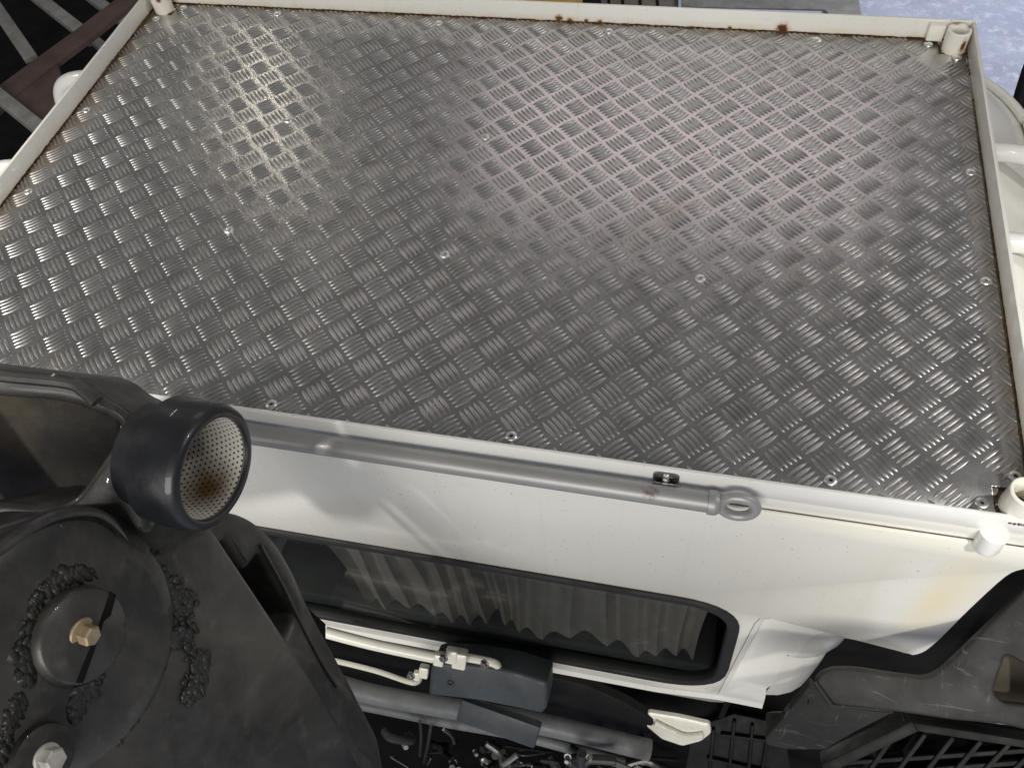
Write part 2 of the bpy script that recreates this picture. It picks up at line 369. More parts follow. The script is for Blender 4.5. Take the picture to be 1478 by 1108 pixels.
# rear wall outline (x, z), window cut out, right lower corner cut away round the plastic guard
def wall(px, py): q = PY(px, py, YW); return (q.x, q.z)
rim = [wall(*p) for p in ((1478, 822), (1452, 833), (1400, 880), (1372, 908), (1350, 929), (1332, 942), (1312, 946), (1288, 942), (1240, 933), (1205, 925), (1180, 927), (1163, 938), (1155, 950), (1147, 958), (1133, 958), (1126, 975), (1116, 995), (1102, 1013))]
rim = [Vector(p) for p in rim]
rim_s = smooth_path([Vector((p.x, p.y, 0)) for p in rim], 4); rim_s = [p.to_2d() for p in rim_s]
low = [Vector(wall(*p)) for p in ((1036, 1000), (960, 985), (850, 968))]
outer = [Vector((-.72, -.054)), Vector((-.72, -.79)), Vector((.2, -.79))]
b1 = Vector(wall(1036, 1003)); b2 = Vector(wall(1102, 1016))
pan_o = [b2, b1, Vector(wall(1090, 900)), Vector(wall(1097, 893)), Vector(wall(1110, 892)), Vector(wall(1312, 944))]
pan_i = [Vector(wall(*p)) for p in ((1106, 1004), (1056, 990), (1104, 905), (1109, 900), (1118, 899), (1300, 943))]
upper = [p for p in rim_s if p.x > pan_o[-1].x + .003]
outer = [Vector((.80, -.0525)), Vector((-.72, -.0525)), Vector((-.72, -.775)), Vector((.36, -.775))] + pan_o[1:] + upper[::-1] + [Vector((.80, rim_s[0].y + .005)), Vector((.805, -.10))]
win = rpoly([(-.455, -.338), (.455, -.338), (.468, -.72), (-.468, -.72)], [.09, .09, .12, .12], 8)
Mw = frame((0, YW, 0), (0, -1, 0), (1, 0, 0))      # local x = world x, local y = world z
bm = bmesh.new()
plate(bm, outer, Mw, .012, .0025, [win], back=False)
# rounded return along the cut-away edge
prev = None
for k in range(6):
    a = k / 5 * math.pi / 2
    off = offset(rim_s + [Vector((.9, rim_s[-1].y)), Vector((.9, rim_s[0].y))], 0)[:len(rim_s)]
    ring = []
    for i, p in enumerate(rim_s):
        tg = (rim_s[min(i + 1, len(rim_s) - 1)] - rim_s[max(i - 1, 0)]).normalized(); nn = Vector((-tg.y, tg.x))
        q = p + nn * (.078 if p.x < .62 else .078 - .066 * min(1, (p.x - .62) / .05)) * math.sin(a); ring.append(bm.verts.new((q.x, YW + (.0135 if p.x < pan_i[-1].x else .0035) + .004 * math.sin(a) + .06 * (1 - math.cos(a)), q.y)))
    if prev:
        for i in range(len(ring) - 1):
            if True: bm.faces.new((prev[i], prev[i + 1], ring[i + 1], ring[i]))
    prev = ring
finish('rear_wall', bm, PAINT_CAB, cab, 50)
# recessed pressed panel right of the window
bm = bmesh.new(); DP = .013
va = [bm.verts.new((p.x, YW + .001, p.y)) for p in pan_o]; vb = [bm.verts.new((p.x, YW + DP, p.y)) for p in pan_i]
vm = [bm.verts.new(((p.x + q.x) / 2, YW + .003, (p.y + q.y) / 2)) for p, q in zip(pan_o, pan_i)]
for r_a, r_b in ((va, vm), (vm, vb)):
    for i in range(len(va) - 1): bm.faces.new((r_a[i], r_a[i + 1], r_b[i + 1], r_b[i]))
lowr = [p for p in rim_s if p.x <= pan_i[-1].x and p.y > pan_i[0].y + .004]
vr = [bm.verts.new((p.x, YW + DP, p.y)) for p in lowr]
loop = vb + vr
es = [bm.edges.get((loop[i - 1], loop[i])) or bm.edges.new((loop[i - 1], loop[i])) for i in range(len(loop))]
bmesh.ops.triangle_fill(bm, use_beauty=True, use_dissolve=False, edges=es)
finish('pressed_panel', bm, PAINT_CAB, cab, 25)
# roof rear edge above the seam
bm = bmesh.new()
box(bm, -.74, .80, -.4168, -.30, -.0512, -.012, .002)
finish('roof_edge', bm, PAINT_CAB, cab)
bm = bmesh.new(); box(bm, -.72, .79, -.4168, -.40, -.056, -.049); finish('roof_seam', bm, m_simple('seam_sealant', (.10, .075, .05), .8, 0, .5, 60, .3), cab)
# window rubber and glass
bm = bmesh.new(); plate(bm, offset(ccw(win), -.004), frame((0, YW - .006, 0), (0, -1, 0), (1, 0, 0)), .02, .004, [offset(ccw(win), .014)], back=False)
finish('window_rubber', bm, RUBBER, cab, 50)
t = NT('tinted_glass'); n = t.n; out = n['Material Output']; n.remove(t.b)
tr = n.new('ShaderNodeBsdfTransparent'); tr.inputs[0].default_value = (.75, .755, .75, 1)
gl = n.new('ShaderNodeBsdfGlossy'); gl.inputs['Roughness'].default_value = .03
mx = n.new('ShaderNodeMixShader'); lw = n.new('ShaderNodeLayerWeight'); lw.inputs[0].default_value = .5; fr_f = t.math('ADD', .02, t.math('MULTIPLY', t.math('POWER', lw.outputs['Facing'], 4.0), .11))
t.l(fr_f, mx.inputs[0]); t.l(tr.outputs[0], mx.inputs[1]); t.l(gl.outputs[0], mx.inputs[2]); t.l(mx.outputs[0], out.inputs[0])
bm = bmesh.new(); plate(bm, offset(ccw(win), .010), frame((0, YW + .004, 0), (0, -1, 0), (1, 0, 0)), .004, .0)
finish('window_pane', bm, t.m, cab, 30)
# shell: roof, sides and front as one lofted skin
levels = [(-.034, .62, .36, .10), (-.036, .70, .42, .14), (-.048, .745, .47, .18), (-.075, .785, .51, .20), (-.12, .835, .55, .22), (-.22, .875, .60, .24), (-.45, .90, .66, .26), (-.80, .91, .72, .26)]
bm = bmesh.new(); rings = []
def ring2(wd, yf, rc, z, yb=-.40, grow=0.0):
    pts = [(-wd, yb)]
    for k in range(11):
        a = math.pi - k / 10 * math.pi / 2; pts.append((-wd + rc + rc * math.cos(a), yf - rc + rc * math.sin(a)))
    for k in range(11):
        a = math.pi / 2 - k / 10 * math.pi / 2; pts.append((wd - rc + rc * math.cos(a), yf - rc + rc * math.sin(a)))
    pts.append((wd, yb)); return [Vector((x, y, z)) for x, y in pts]
for z, wd, yf, rc in levels: rings.append([bm.verts.new(p) for p in ring2(wd, yf, rc, z)])
for a, b in zip(rings, rings[1:]):
    for i in range(len(a) - 1): bm.faces.new((a[i], a[i + 1], b[i + 1], b[i]))
bm.faces.new(rings[0])
finish('body_shell', bm, PAINT_CAB, cab, 40)
for nm, z, wd, yf, rc, r, mt in (('drip_gutter', -.10, .822, .535, .21, .008, PAINT_CAB), ('door_seal', -.135, .845, .56, .225, .004, GREYST), ('door_frame_bead', -.17, .862, .578, .23, .010, PAINT_CAB)):
    bm = bmesh.new(); tube(bm, ring2(wd, yf, rc, z)[12:], r, 8, n=2); finish(nm, bm, mt, cab)
bm = bmesh.new(); box(bm, .50, .89, -.300, -.290, -.98, -.08); box(bm, .49, .50, -.400, -.290, -.98, -.08); finish('gap_backing', bm, DARK, cab)  # dark backing added so the gap beside the wall reads black
# inside: dark trim behind the glass, ledge below the curtain
bm = bmesh.new(); box(bm, -.66, .66, -.30, -.28, -.78, -.06); finish('interior_trim', bm, HEADLINE, cab)
bm = bmesh.new(); box(bm, -.46, .45, -.405, -.30, -.70, -.655, .006); finish('interior_ledge', bm, TEAL, cab)
# lower edge of the wall: sill that turns outwards, with folded corner
bm = bmesh.new()
sill = [(-.72, -.775), (.36, -.775), (b1.x, b1.y), (b2.x, b2.y)]
r0 = [bm.verts.new((x, YW + .002, z - .001)) for x, z in sill]; r1 = [bm.verts.new((x, YW - .003, z - .016)) for x, z in sill]
lowz = [-.86, -.875, -.90, -.86]
r2 = [bm.verts.new((x, YW + .03, lz)) for (x, z), lz in zip(sill, lowz)]; r3 = [bm.verts.new((x, YW + .05, lz + .004)) for (x, z), lz in zip(sill, lowz)]
for a, b in ((r0, r1), (r1, r2), (r2, r3)):
    for i in range(3): bm.faces.new((a[i], a[i + 1], b[i + 1], b[i]))
finish('lower_sill', bm, PAINT_CAB, cab, 30)

# ------------------------------------------------------------------ curtain behind the window
bm = bmesh.new(); cols = []
N = 15; pitch = .0425; x = -.175; xs = []
for k in range(N):
    wv = random.uniform(.70, 1.30) * pitch; amp = random.uniform(.6, 1.1)
    for q in range(8):
        u = q / 8; us = u ** .65; xs.append((x + wv * u, amp * (1 - math.cos(2 * math.pi * us)) / 2))
    x += wv
for i, (cx_, d) in enumerate(xs):
    col = []
    for s in range(9):
        f = s / 8; z = -.30 - f * (.335 + .012 * math.cos(d * math.pi))
        z = -.30 - f * (.362 - .006 * d)
        sway = .022 * (f - .4) * math.sin(cx_ * 23 + 1) + .008 * math.sin(f * 3.2 + cx_ * 9) + (-.05 * (1 - f) ** 1.6 if i < 8 else 0)
        col.append(bm.verts.new((cx_ + sway * .6, -.402 + (.020 + .008 * math.sin(cx_ * 31)) * d + .006 * math.sin(f * 5 + cx_ * 40), z)))
    cols.append(col)
for a, b in zip(cols, cols[1:]):
    for s in range(8): bm.faces.new((a[s], a[s + 1], b[s + 1], b[s]))
CURT = m_simple('curtain_cloth', (.24, .23, .215), .85, 0, .12, 30, .2)
o = finish('window_curtain', bm, CURT, None, 30); tag(o, 'grey pleated curtain hanging behind the dark rear window', 'curtain')

# ------------------------------------------------------------------ roof platform
plat = thing('roof_platform', (0, 0, -.03), 'roof platform of aluminium five-bar tread plate framed by white painted rails', 'platform')
XL, XR, YN, YF = -.698, .698, -.411, .4235
FRn, NRn, FLn, NLn = (.660, .388), (.664, -.378), (-.655, .388), (-.664, -.378)
outl = [(XL, NLn[1]), (NLn[0], NLn[1]), (NLn[0], YN), (NRn[0], YN), (NRn[0], NRn[1]), (XR, NRn[1]), (XR, FRn[1]), (FRn[0], FRn[1]), (FRn[0], YF), (FLn[0], YF), (FLn[0], FLn[1]), (XL, FLn[1])]
bm = bmesh.new(); plate(bm, outl, Matrix.Identity(4), .003, .0006)
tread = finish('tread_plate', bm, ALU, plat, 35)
# one five-bar lug: lens-shaped bars with a soft crown
def bar(bm, cx_, cy_, L, W, H, M):
    n = 10; rows = []
    prof = ((-1, 0), (-.76, .68), (-.46, 1.0), (.46, 1.0), (.76, .68), (1, 0))
    for k in range(1, n):
        u = -1 + 2 * k / n; wd = W / 2 * (1 - u * u) ** .75; h = H * min(1, (1 - u * u) * 1.7)
        rows.append([bm.verts.new(M @ Vector((cx_ + u * L / 2, cy_ + f * wd, g_ * h))) for f, g_ in prof])
    a = bm.verts.new(M @ Vector((cx_ - L / 2, cy_, 0))); b = bm.verts.new(M @ Vector((cx_ + L / 2, cy_, 0)))
    for p, q in zip(rows, rows[1:]):
        for i in range(5): bm.faces.new((p[i], q[i], q[i + 1], p[i + 1]))
    for i in range(5): bm.faces.new((a, rows[0][i], rows[0][i + 1])); bm.faces.new((rows[-1][i], b, rows[-1][i + 1]))
def lug(bm, M):
    for k in range(-2, 3): bar(bm, 0, k * .00660, .0312, .0051, .0017, M)
bm = bmesh.new(); lug(bm, Matrix.Identity(4)); 
me = bpy.data.meshes.new('tread_lug'); bm.to_mesh(me); bm.free()
for p in me.polygons: p.use_smooth = True
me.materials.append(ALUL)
cells = []; edgebm = bmesh.new()
P0 = .05
for i2 in range(-58, 6):
    for j2 in range(-6, 36):
        if (i2 - j2) % 2: continue
        if i2 % 2 != j2 % 2: continue
        X = (i2 / 2 + 13.5) * P0; Y = (7 - j2 / 2) * P0
        ang = math.pi / 4 if i2 % 2 == 0 else -math.pi / 4
        if abs(X) > .725 or Y > .45 or Y < -.44: continue
        if (X > .642 and Y > .37) or (X > .645 and Y < -.36) or (X < -.638 and Y > .37) or (X < -.645 and Y < -.36): continue
        M = Matrix.Translation((X, Y, 0)) @ Matrix.Rotation(ang, 4, 'Z')
        if XL + .020 < X < XR - .020 and YN + .020 < Y < YF - .020: cells.append((X, Y, ang, M))
        else: lug(edgebm, M)
for co, no in (((XR - .001, 0, 0), (1, 0, 0)), ((XL + .001, 0, 0), (-1, 0, 0)), ((0, YF - .001, 0), (0, 1, 0)), ((0, YN + .001, 0), (0, -1, 0))):
    bmesh.ops.bisect_plane(edgebm, geom=edgebm.verts[:] + edgebm.edges[:] + edgebm.faces[:], plane_co=co, plane_no=no, clear_outer=True)
cells.sort(key=lambda c: (Vector((c[0], c[1], 0)) - CAM).length)
def seen(c):
    v = Vector((c[0], c[1], 0)) - CAM; z = -v.dot(RZ); x = CX + FPX * v.dot(RX) / z; y = CY - FPX * v.dot(RY) / z
    return 0 < x < 1478 and y > 0 and not (x < 130 and y > 535)
near_cells = [c for c in cells if seen(c)][:300]; ids = set(id(c) for c in near_cells)
restbm = edgebm
for c in cells:
    if id(c) in ids:
        o = bpy.data.objects.new('tread_lug', me); COL.objects.link(o); o.parent = tread
        o.location = (c[0], c[1], 0); o.rotation_euler = (0, 0, c[2])
    else: lug(restbm, c[3])
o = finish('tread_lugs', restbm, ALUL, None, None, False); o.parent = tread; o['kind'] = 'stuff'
# rails
bm = bmesh.new(); box(bm, -.708, .708, .426, .431, -.03, .033, .0012); finish('rail', bm, PAINT_RAIL, plat)
bm = bmesh.new(); box(bm, -.7055, -.7005, -.418, .4255, -.03, .031, .0012); lr = finish('rail', bm, PAINT_RAIL, plat)
bm = bmesh.new(); box(bm, .7005, .7055, -.405, .4255, -.03, .033, .0012); finish('rail', bm, PAINT_RAIL, plat)
bm = bmesh.new(); box(bm, -.7055, .7055, -.4175, -.4125, -.026, .0065, .0014); finish('rail', bm, PAINT_REAR, plat)
bm = bmesh.new(); box(bm, -.699, .699, -.409, -.36, -.012, -.004); box(bm, -.699, .699, .37, .424, -.012, -.004); box(bm, .65, .699, -.36, .37, -.012, -.004); box(bm, -.699, -.65, -.36, .37, -.012, -.004)
finish('support_frame', bm, PAINT_SOCKET, plat)
# rust crust where the plate meets the rails
def crust(pts, n, rad):
    bm = bmesh.new()
    for k in range(n):
        f = random.random(); a, b = pts; p = Vector(a).lerp(Vector(b), f)
        d = noise.noise(p * 14) 
        if d < -.12: continue
        s = rad * random.uniform(.4, 1.2) * (1 + d)
        bb = bmesh.new(); bmesh.ops.create_icosphere(bb, subdivisions=1, radius=1)
        for v in bb.verts: v.co = v.co * (1 + .35 * noise.noise(v.co * 2 + p * 90))
        merge(bm, bb, Matrix.Translation(p + Vector((random.uniform(-1, 1), random.uniform(-1, 1), 0)) * .001) @ Matrix.Diagonal((s * random.uniform(.8, 2.2) if abs((Vector(b) - Vector(a)).x) > .1 else s * .7, s * .7 if abs((Vector(b) - Vector(a)).x) > .1 else s * random.uniform(.8, 2.2), s * .7, 1)))
    return bm
o = finish('rust_crust', crust(((-.65, .425, .0005), (.66, .425, .0005)), 260, .0022), RUST, plat, None); o['kind'] = 'stuff'
o = finish('rust_crust', crust(((-.699, .385, .0005), (-.699, -.12, .0005)), 110, .0020), RUST, plat, None); o['kind'] = 'stuff'
o = finish('rust_crust', crust(((.6995, .385, .0005), (.6995, -.37, .0005)), 120, .0015), RUST, plat, None); o['kind'] = 'stuff'
o = finish('rust_crust', crust(((-.699, .386, .001), (-.699, .20, .001)), 90, .0030), RUST, plat, None); o['kind'] = 'stuff'
# blind rivets
bm = bmesh.new()
lathe(bm, [(.0064, 0), (.0064, .0006), (.0056, .0016), (.0040, .0021), (.0024, .0022), (.0022, .0012), (.0016, .0002), (0, .0002)], Matrix.Identity(4), 20)
rm = bpy.data.meshes.new('rivet'); bm.to_mesh(rm); bm.free()
for p in rm.polygons: p.use_smooth = True
rm.set_sharp_from_angle(angle=R_(40)); rm.materials.append(STEEL)
bmh = bmesh.new(); lathe(bmh, [(0, .0004), (.0018, .0004)], Matrix.Identity(4), 10); hm = bpy.data.meshes.new('rivet_hole'); bmh.to_mesh(hm); bmh.free(); hm.materials.append(DARK)
RIV = [(-.68, .109), (-.674, -.087), (-.323, -.125), (-.325, .121), (-.643, .412), (-.454, .407), (-.68, .373), (-.151, .403), (.145, .404), (-.001, .116), (-.001, -.13), (.478, .408), (.646, .411), (.685, .379), (.341, .12), (.684, .117), (.34, -.127), (.685, -.084), (.501, -.399), (.688, -.363), (.652, -.401), (.149, -.399), (-.452, -.398), (-.149, -.401)]
for X, Y in RIV:
    o = bpy.data.objects.new('rivet', rm); COL.objects.link(o); o.parent = plat; o.location = (X, Y, .0302); o.scale = (1.15, 1.15, 1.3)
    h = bpy.data.objects.new('rivet_hole', hm); COL.objects.link(h); h.parent = o; h.location = (0, 0, 0)
# corner sockets: short tubes that pass through the platform
def socket(x, y, z0, z1, r=.0175):
    bm = bmesh.new(); M = Matrix.Translation((x, y, 0))
    lathe(bm, [(r * .3, z0), (r - .002, z0), (r, z0 + .002), (r, z1 - .001), (r - .001, z1), (r - .0035, z1), (r - .004, z1 - .001), (r - .004, z0 + .02), (0, z0 + .02)], M, 32)
    s = finish('corner_socket', bm, PAINT_SOCKET, plat)
    bm = bmesh.new()
    for k in range(26):
        a = k / 26 * 2 * math.pi; bb = bmesh.new(); bmesh.ops.create_icosphere(bb, subdivisions=1, radius=.0032 * random.uniform(.6, 1.3))
        merge(bm, bb, Matrix.Translation((x + (r + .0005) * math.cos(a), y + (r + .0005) * math.sin(a), -.003 + random.uniform(-.001, .001))))
    wv = finish('weld_bead', bm, PAINT_SOCKET, None, None); wv.parent = plat; wv.matrix_parent_inverse = Matrix.Translation(-plat.location)
    return s
socket(.681, .402, -.03, .034); socket(.685, -.3995, -.03, .033); socket(-.677, .404, -.03, .030); socket(-.685, -.3995, -.03, .033)
for sx in (1, -1):
    q = PY(1430, 776, -.4185); q.z = -.0362; bm = bmesh.new()
    lathe(bm, [(0, -.024), (.009, -.023), (.0128, -.020), (.0145, -.014), (.0145, .0085), (0, .0085)], frame((sx * q.x, q.y, q.z), (0, .12, 1)), 28); finish('socket_foot', bm, PAINT_REAR, plat)
bm = bmesh.new(); box(bm, .640, .664, .413, .4255, .004, .030, .002); finish('corner_tab', bm, PAINT_SOCKET, plat)
# tube legs that carry the platform on the gutter
for sx, ys in ((1, (.197, .016)), (-1, (.228, -.010))):
    for y in ys:
        bm = bmesh.new(); tube(bm, [(sx * .62, y, -.026), (sx * .70, y, -.026), (sx * .77, y, -.028), (sx * .815, y, -.045), (sx * .838, y, -.08), (sx * .843, y, -.13)], .0135, 16)
        finish('support_leg', bm, PAINT_REAR, plat)

# ------------------------------------------------------------------ hook pole clipped below the rear rail
A = PY(1030, 719, -.4345); B = PY(370, 634, -.4345); A.z = B.z = (A.z + B.z) / 2
pole = thing('hook_pole', (A.x, A.y, A.z), 'silver painted hook pole with welded eye ring clipped under the rear rail', 'pole')
bm = bmesh.new(); tube(bm, [(-.52, A.y, A.z), (A.x, A.y, A.z)], .0120, 24); finish('shaft', bm, SILVER, pole)
bm = bmesh.new(); lathe(bm, [(.0095, -.006), (.0138, -.005), (.0142, .001), (.0132, .005), (.0110, .008), (.006, .009)], frame((A.x, A.y, A.z), (1, 0, 0)), 24); finish('weld_collar', bm, SILVER, pole)
bm = bmesh.new(); M = frame((A.x + .0275, A.y, A.z - .001), (0, -1, .12), (1, 0, 0)); Rm, rm_ = .0172, .0058
rr = []
for i in range(40):
    a = i / 40 * 2 * math.pi; rr.append([bm.verts.new(M @ Vector(((Rm + rm_ * math.cos(b)) * math.cos(a) * 1.08, (Rm + rm_ * math.cos(b)) * math.sin(a), rm_ * math.sin(b)))) for b in [k / 16 * 2 * math.pi for k in range(16)]])
for i in range(40):
    for k in range(16): bm.faces.new((rr[i][k], rr[(i + 1) % 40][k], rr[(i + 1) % 40][(k + 1) % 16], rr[i][(k + 1) % 16]))
finish('eye_ring', bm, SILVER, pole)
# clip: tongue riveted to the rail, strap round the pole
xc = PY(960, 700, -.42).x
clip = thing('pole_clip', (xc, -.42, A.z), 'dark stainless clip with two rivets holding the silver pole', 'clip')
bm = bmesh.new(); plate(bm, rpoly([(-.0145, -.022), (.0145, -.022), (.0145, .004), (-.0145, .004)], [.001, .001, .007, .007]), frame((xc, -.4195, -.003), (0, -1, 0), (1, 0, 0)), .0018, .0006)
finish('tongue', bm, STAINLESS, clip)
bm = bmesh.new(); prev = None
for k in range(13):
    a = R_(70 - k * 25); yy = A.y - .0145 * math.cos(a) ; zz = A.z + .0145 * math.sin(a)
    row = [bm.verts.new((xc + s * .013, yy, zz)) for s in (-1, 1)]
    if prev and k > 6: bm.faces.new((prev[0], prev[1], row[1], row[0]))
    prev = row
o = finish('strap', bm, STAINLESS, clip); md = o.modifiers.new('s', 'SOLIDIFY'); md.thickness = .0016
for dz in (-.001, -.0105):
    bm = bmesh.new(); lathe(bm, [(.0042, 0), (.0038, .0016), (.0022, .0026), (0, .003)], frame((xc, -.4197, -.003 + dz), (0, -1, 0)), 16); finish('clip_rivet', bm, STEEL, clip)

# ------------------------------------------------------------------ black boom head, lower left
bc = PD(312, 677, .75)                       # centre of the boss face
boom = thing('crane_boom', (bc.x, bc.y, bc.z - .5), 'black painted steel boom head with round bushing beside the cab', 'crane boom')
Mb = frame(bc, (1, -.10, .05), (0, 1, 0)); ro = .0535; ri = .0425
bm = bmesh.new()
lathe(bm, [(ri, -.004), (ri + .001, 0), (ro - .006, .001), (ro - .002, -.002), (ro, -.007), (ro, -.030), (ro, -.044), (ri + .002, -.044), (ri + .002, -.066)], Mb, 64)
finish('boss', bm, BOSS, boom, 60)
t = NT('bushing_liner'); uv = t.n.new('ShaderNodeUVMap'); sp = t.n.new('ShaderNodeSeparateXYZ'); t.l(uv.outputs[0], sp.inputs[0])
ru = t.math('MULTIPLY', sp.outputs[0], 54.0); rv = t.math('MULTIPLY', sp.outputs[1], 14.0)
rowi = t.math('FLOOR', rv); u2 = t.math('ADD', ru, t.math('MULTIPLY', t.math('MODULO', rowi, 2.0), .5))
du = t.math('SUBTRACT', t.math('FRACT', u2), .5); dv = t.math('SUBTRACT', t.math('FRACT', rv), .5)
dd = t.math('SQRT', t.math('ADD', t.math('MULTIPLY', du, du), t.math('MULTIPLY', dv, dv)))
hole = t.math('LESS_THAN', dd, .22)
g = t.n.new('ShaderNodeNewGeometry')
c = t.mix(t.ramp(t.noise(35, 5, .7, g.outputs['Position']), .35, .7), (.74, .70, .62), (.86, .83, .77))
c = t.mix(t.near(tuple(Mb @ Vector((.0, -.038, -.03))), .034, .8, wob=.3), c, (.16, .10, .04))
c = t.mix(hole, c, (.012, .010, .008)); t.bump(t.math('SUBTRACT', 1.0, hole), .5, .001)
LINER = t.set(color=c, rough=.38, metal=.15)
bm = bmesh.new(); uvl = bm.loops.layers.uv.new('UVMap'); seg = 64; ringsv = []
for z in (-.003, -.022, -.044, -.066): ringsv.append([bm.verts.new(Mb @ Vector(((ri + .0002) * math.cos(i / seg * 2 * math.pi), (ri + .0002) * math.sin(i / seg * 2 * math.pi), z))) for i in range(seg)])
for q, (a, b) in enumerate(zip(ringsv, ringsv[1:])):
    for i in range(seg):
        j = (i + 1) % seg; f = bm.faces.new((a[i], b[i], b[j], a[j])); us = (i / seg, i / seg, (i + 1) / seg, (i + 1) / seg); vs = (q / 3, (q + 1) / 3, (q + 1) / 3, q / 3)
        for lp, uu, vv in zip(f.loops, us, vs): lp[uvl].uv = (uu, vv)
finish('bushing_liner', bm, LINER, boom, None)
bm = bmesh.new(); lathe(bm, [(0, -.0655), (ri, -.0655)], Mb, 32); finish('bore_end', bm, DARK, boom)
# main side plate with pivot hub
nm = Vector((.93, -.05, .36)).normalized(); pm = PD(120, 912, .77)
bm = bmesh.new()
pix_plate(bm, [(188, 772), (215, 742), (262, 758), (300, 756), (312, 768), (414, 922), (463, 1000), (528, 1108), (600, 1240), (-160, 1300), (-220, 860), (-40, 770), (60, 738), (130, 742)], pm, nm, .05, .006, rnd=.012)
finish('side_plate', bm, BOOM, boom, 50)
# round hub raised from the plate
Mh = frame(PP(95, 930, pm, nm), nm, (0, 1, 0))
bm = bmesh.new(); lathe(bm, [(0, .006), (.080, .006), (.092, .0045), (.099, .000), (.103, -.005)], Mh, 72); finish('hub', bm, BOOM, boom, 50)
Mk = frame(PP(112, 915, pm + nm * .006, nm), nm, (0, 1, 0))
bm = bmesh.new(); lathe(bm, [(0, .010), (.0335, .010), (.036, .008), (.037, 0)], Mk, 48); finish('lock_disc', bm, BOOM, boom, 50)
kq = pm + nm * .0165
bm = bmesh.new(); pix_plate(bm, [(160, 853), (168, 858), (160, 888), (150, 896), (136, 940), (120, 985), (110, 985), (124, 950), (140, 912), (148, 888)], kq, nm, .0012, 0); finish('lock_slot', bm, DARK, boom)
Mbolt = frame(PP(122, 914, pm + nm * .016, nm), Vector((1, -.12, .12)), (0, 1, 0))
bm = bmesh.new(); hexbolt(bm, Mbolt @ Matrix.Translation((0, 0, -.003)), .0080, .0095, .0120); finish('hex_bolt', bm, ZINC, boom, 30)
Mb2 = frame(PP(58, 1090, pm + nm * .006, nm), nm, (0, 1, 0))
bm = bmesh.new(); lathe(bm, [(.024, 0), (.023, .006), (.019, .008), (0, .008)], Mb2, 32); finish('bolt_seat', bm, SPATTER, boom, 40)
bm = bmesh.new(); hexbolt(bm, Mb2 @ Matrix.Translation((0, 0, .008)), .0085, .010, .0105); finish('hex_bolt', bm, PALEB, boom, 30)
# curved line left of the hub and weld spatter beads
def blobs(name, path, n, rad, wid, lift=.004, base=None):
    bm = bmesh.new(); b0 = base or (pm + nm * .002)
    for k in range(n):
        f = random.random() * (len(path) - 1); i = int(f); a = Vector(path[i]); b = Vector(path[min(i + 1, len(path) - 1)]); q = a.lerp(b, f - i)
        q += Vector((random.gauss(0, wid), random.gauss(0, wid)))
        p = PP(q.x, q.y, b0, nm); s = rad * random.choice((.2, .3, .5, .8, 1.2, 1.9)) * random.uniform(.8, 1.2)
        bb = bmesh.new(); bmesh.ops.create_icosphere(bb, subdivisions=1, radius=1)
        for v in bb.verts: v.co *= 1 + .5 * noise.noise(v.co * 1.7 + Vector((k * 3.1, 0, 0)))
        merge(bm, bb, Matrix.Translation(p) @ frame((0, 0, 0), nm, Vector((random.gauss(0, .5), .4, 1))) @ Matrix.Diagonal((s * random.uniform(.9, 3.2), s * random.uniform(.6, 1.8), s * .30, 1)))
    o = finish(name, bm, SPATTER, boom, None); return o
blobs('weld_spatter', [(206, 800), (225, 835), (255, 860), (268, 880)], 800, 0.0014, 9)
blobs('weld_spatter', [(215, 880), (205, 930), (195, 985), (178, 1020), (160, 1055)], 1150, 0.0014, 11)
blobs('weld_spatter', [(292, 945), (285, 975), (272, 1015)], 420, 0.0013, 6)
blobs('weld_spatter', [(270, 905), (262, 925), (248, 912)], 140, .0017, 6)
blobs('weld_spatter', [(128, 828), (95, 830), (62, 855), (42, 900), (34, 950), (40, 985)], 500, 0.0016, 5, base=pm + nm * .006)
blobs('weld_spatter', [(140, 975), (118, 1000), (108, 1030)], 200, .0018, 5, base=pm + nm * .006)
blobs('weld_spatter', [(28, 1005), (14, 1050), (0, 1100)], 220, 0.0015, 4, base=pm + nm * .006)
# curved outer arm with a cut-out, behind the side plate
pa = pm - nm * .055
bm = bmesh.new()
pix_plate(bm, [(300, 745), (338, 738), (372, 752), (402, 782), (425, 822), (452, 882), (500, 970), (548, 1062), (556, 1108), (600, 1260), (380, 1260), (330, 1000), (290, 850)], pa, nm, .05, .009,
          holes=[[(322, 780), (352, 822), (358, 822), (376, 799), (400, 845), (423, 882), (421, 898), (412, 922), (360, 900)]], rnd=.014, hrnd=.003)
finish('outer_arm', bm, BOOM, boom, 50)
bm = bmesh.new(); pix_plate(bm, [(290, 740), (470, 900), (470, 980), (290, 980)], pm - nm * .12, nm, .01, 0); finish('cutout_backing', bm, DARK, boom)  # near-black sheet stands in for the shade inside the cut-out
bm = bmesh.new()
tube(bm, [PP(x, y, pa + nm * .001, nm) for x, y in ((376, 786), (392, 815), (412, 852), (430, 890), (448, 925), (468, 962), (486, 990))], .0016, 8); finish('arm_rib', bm, BOOM, boom)
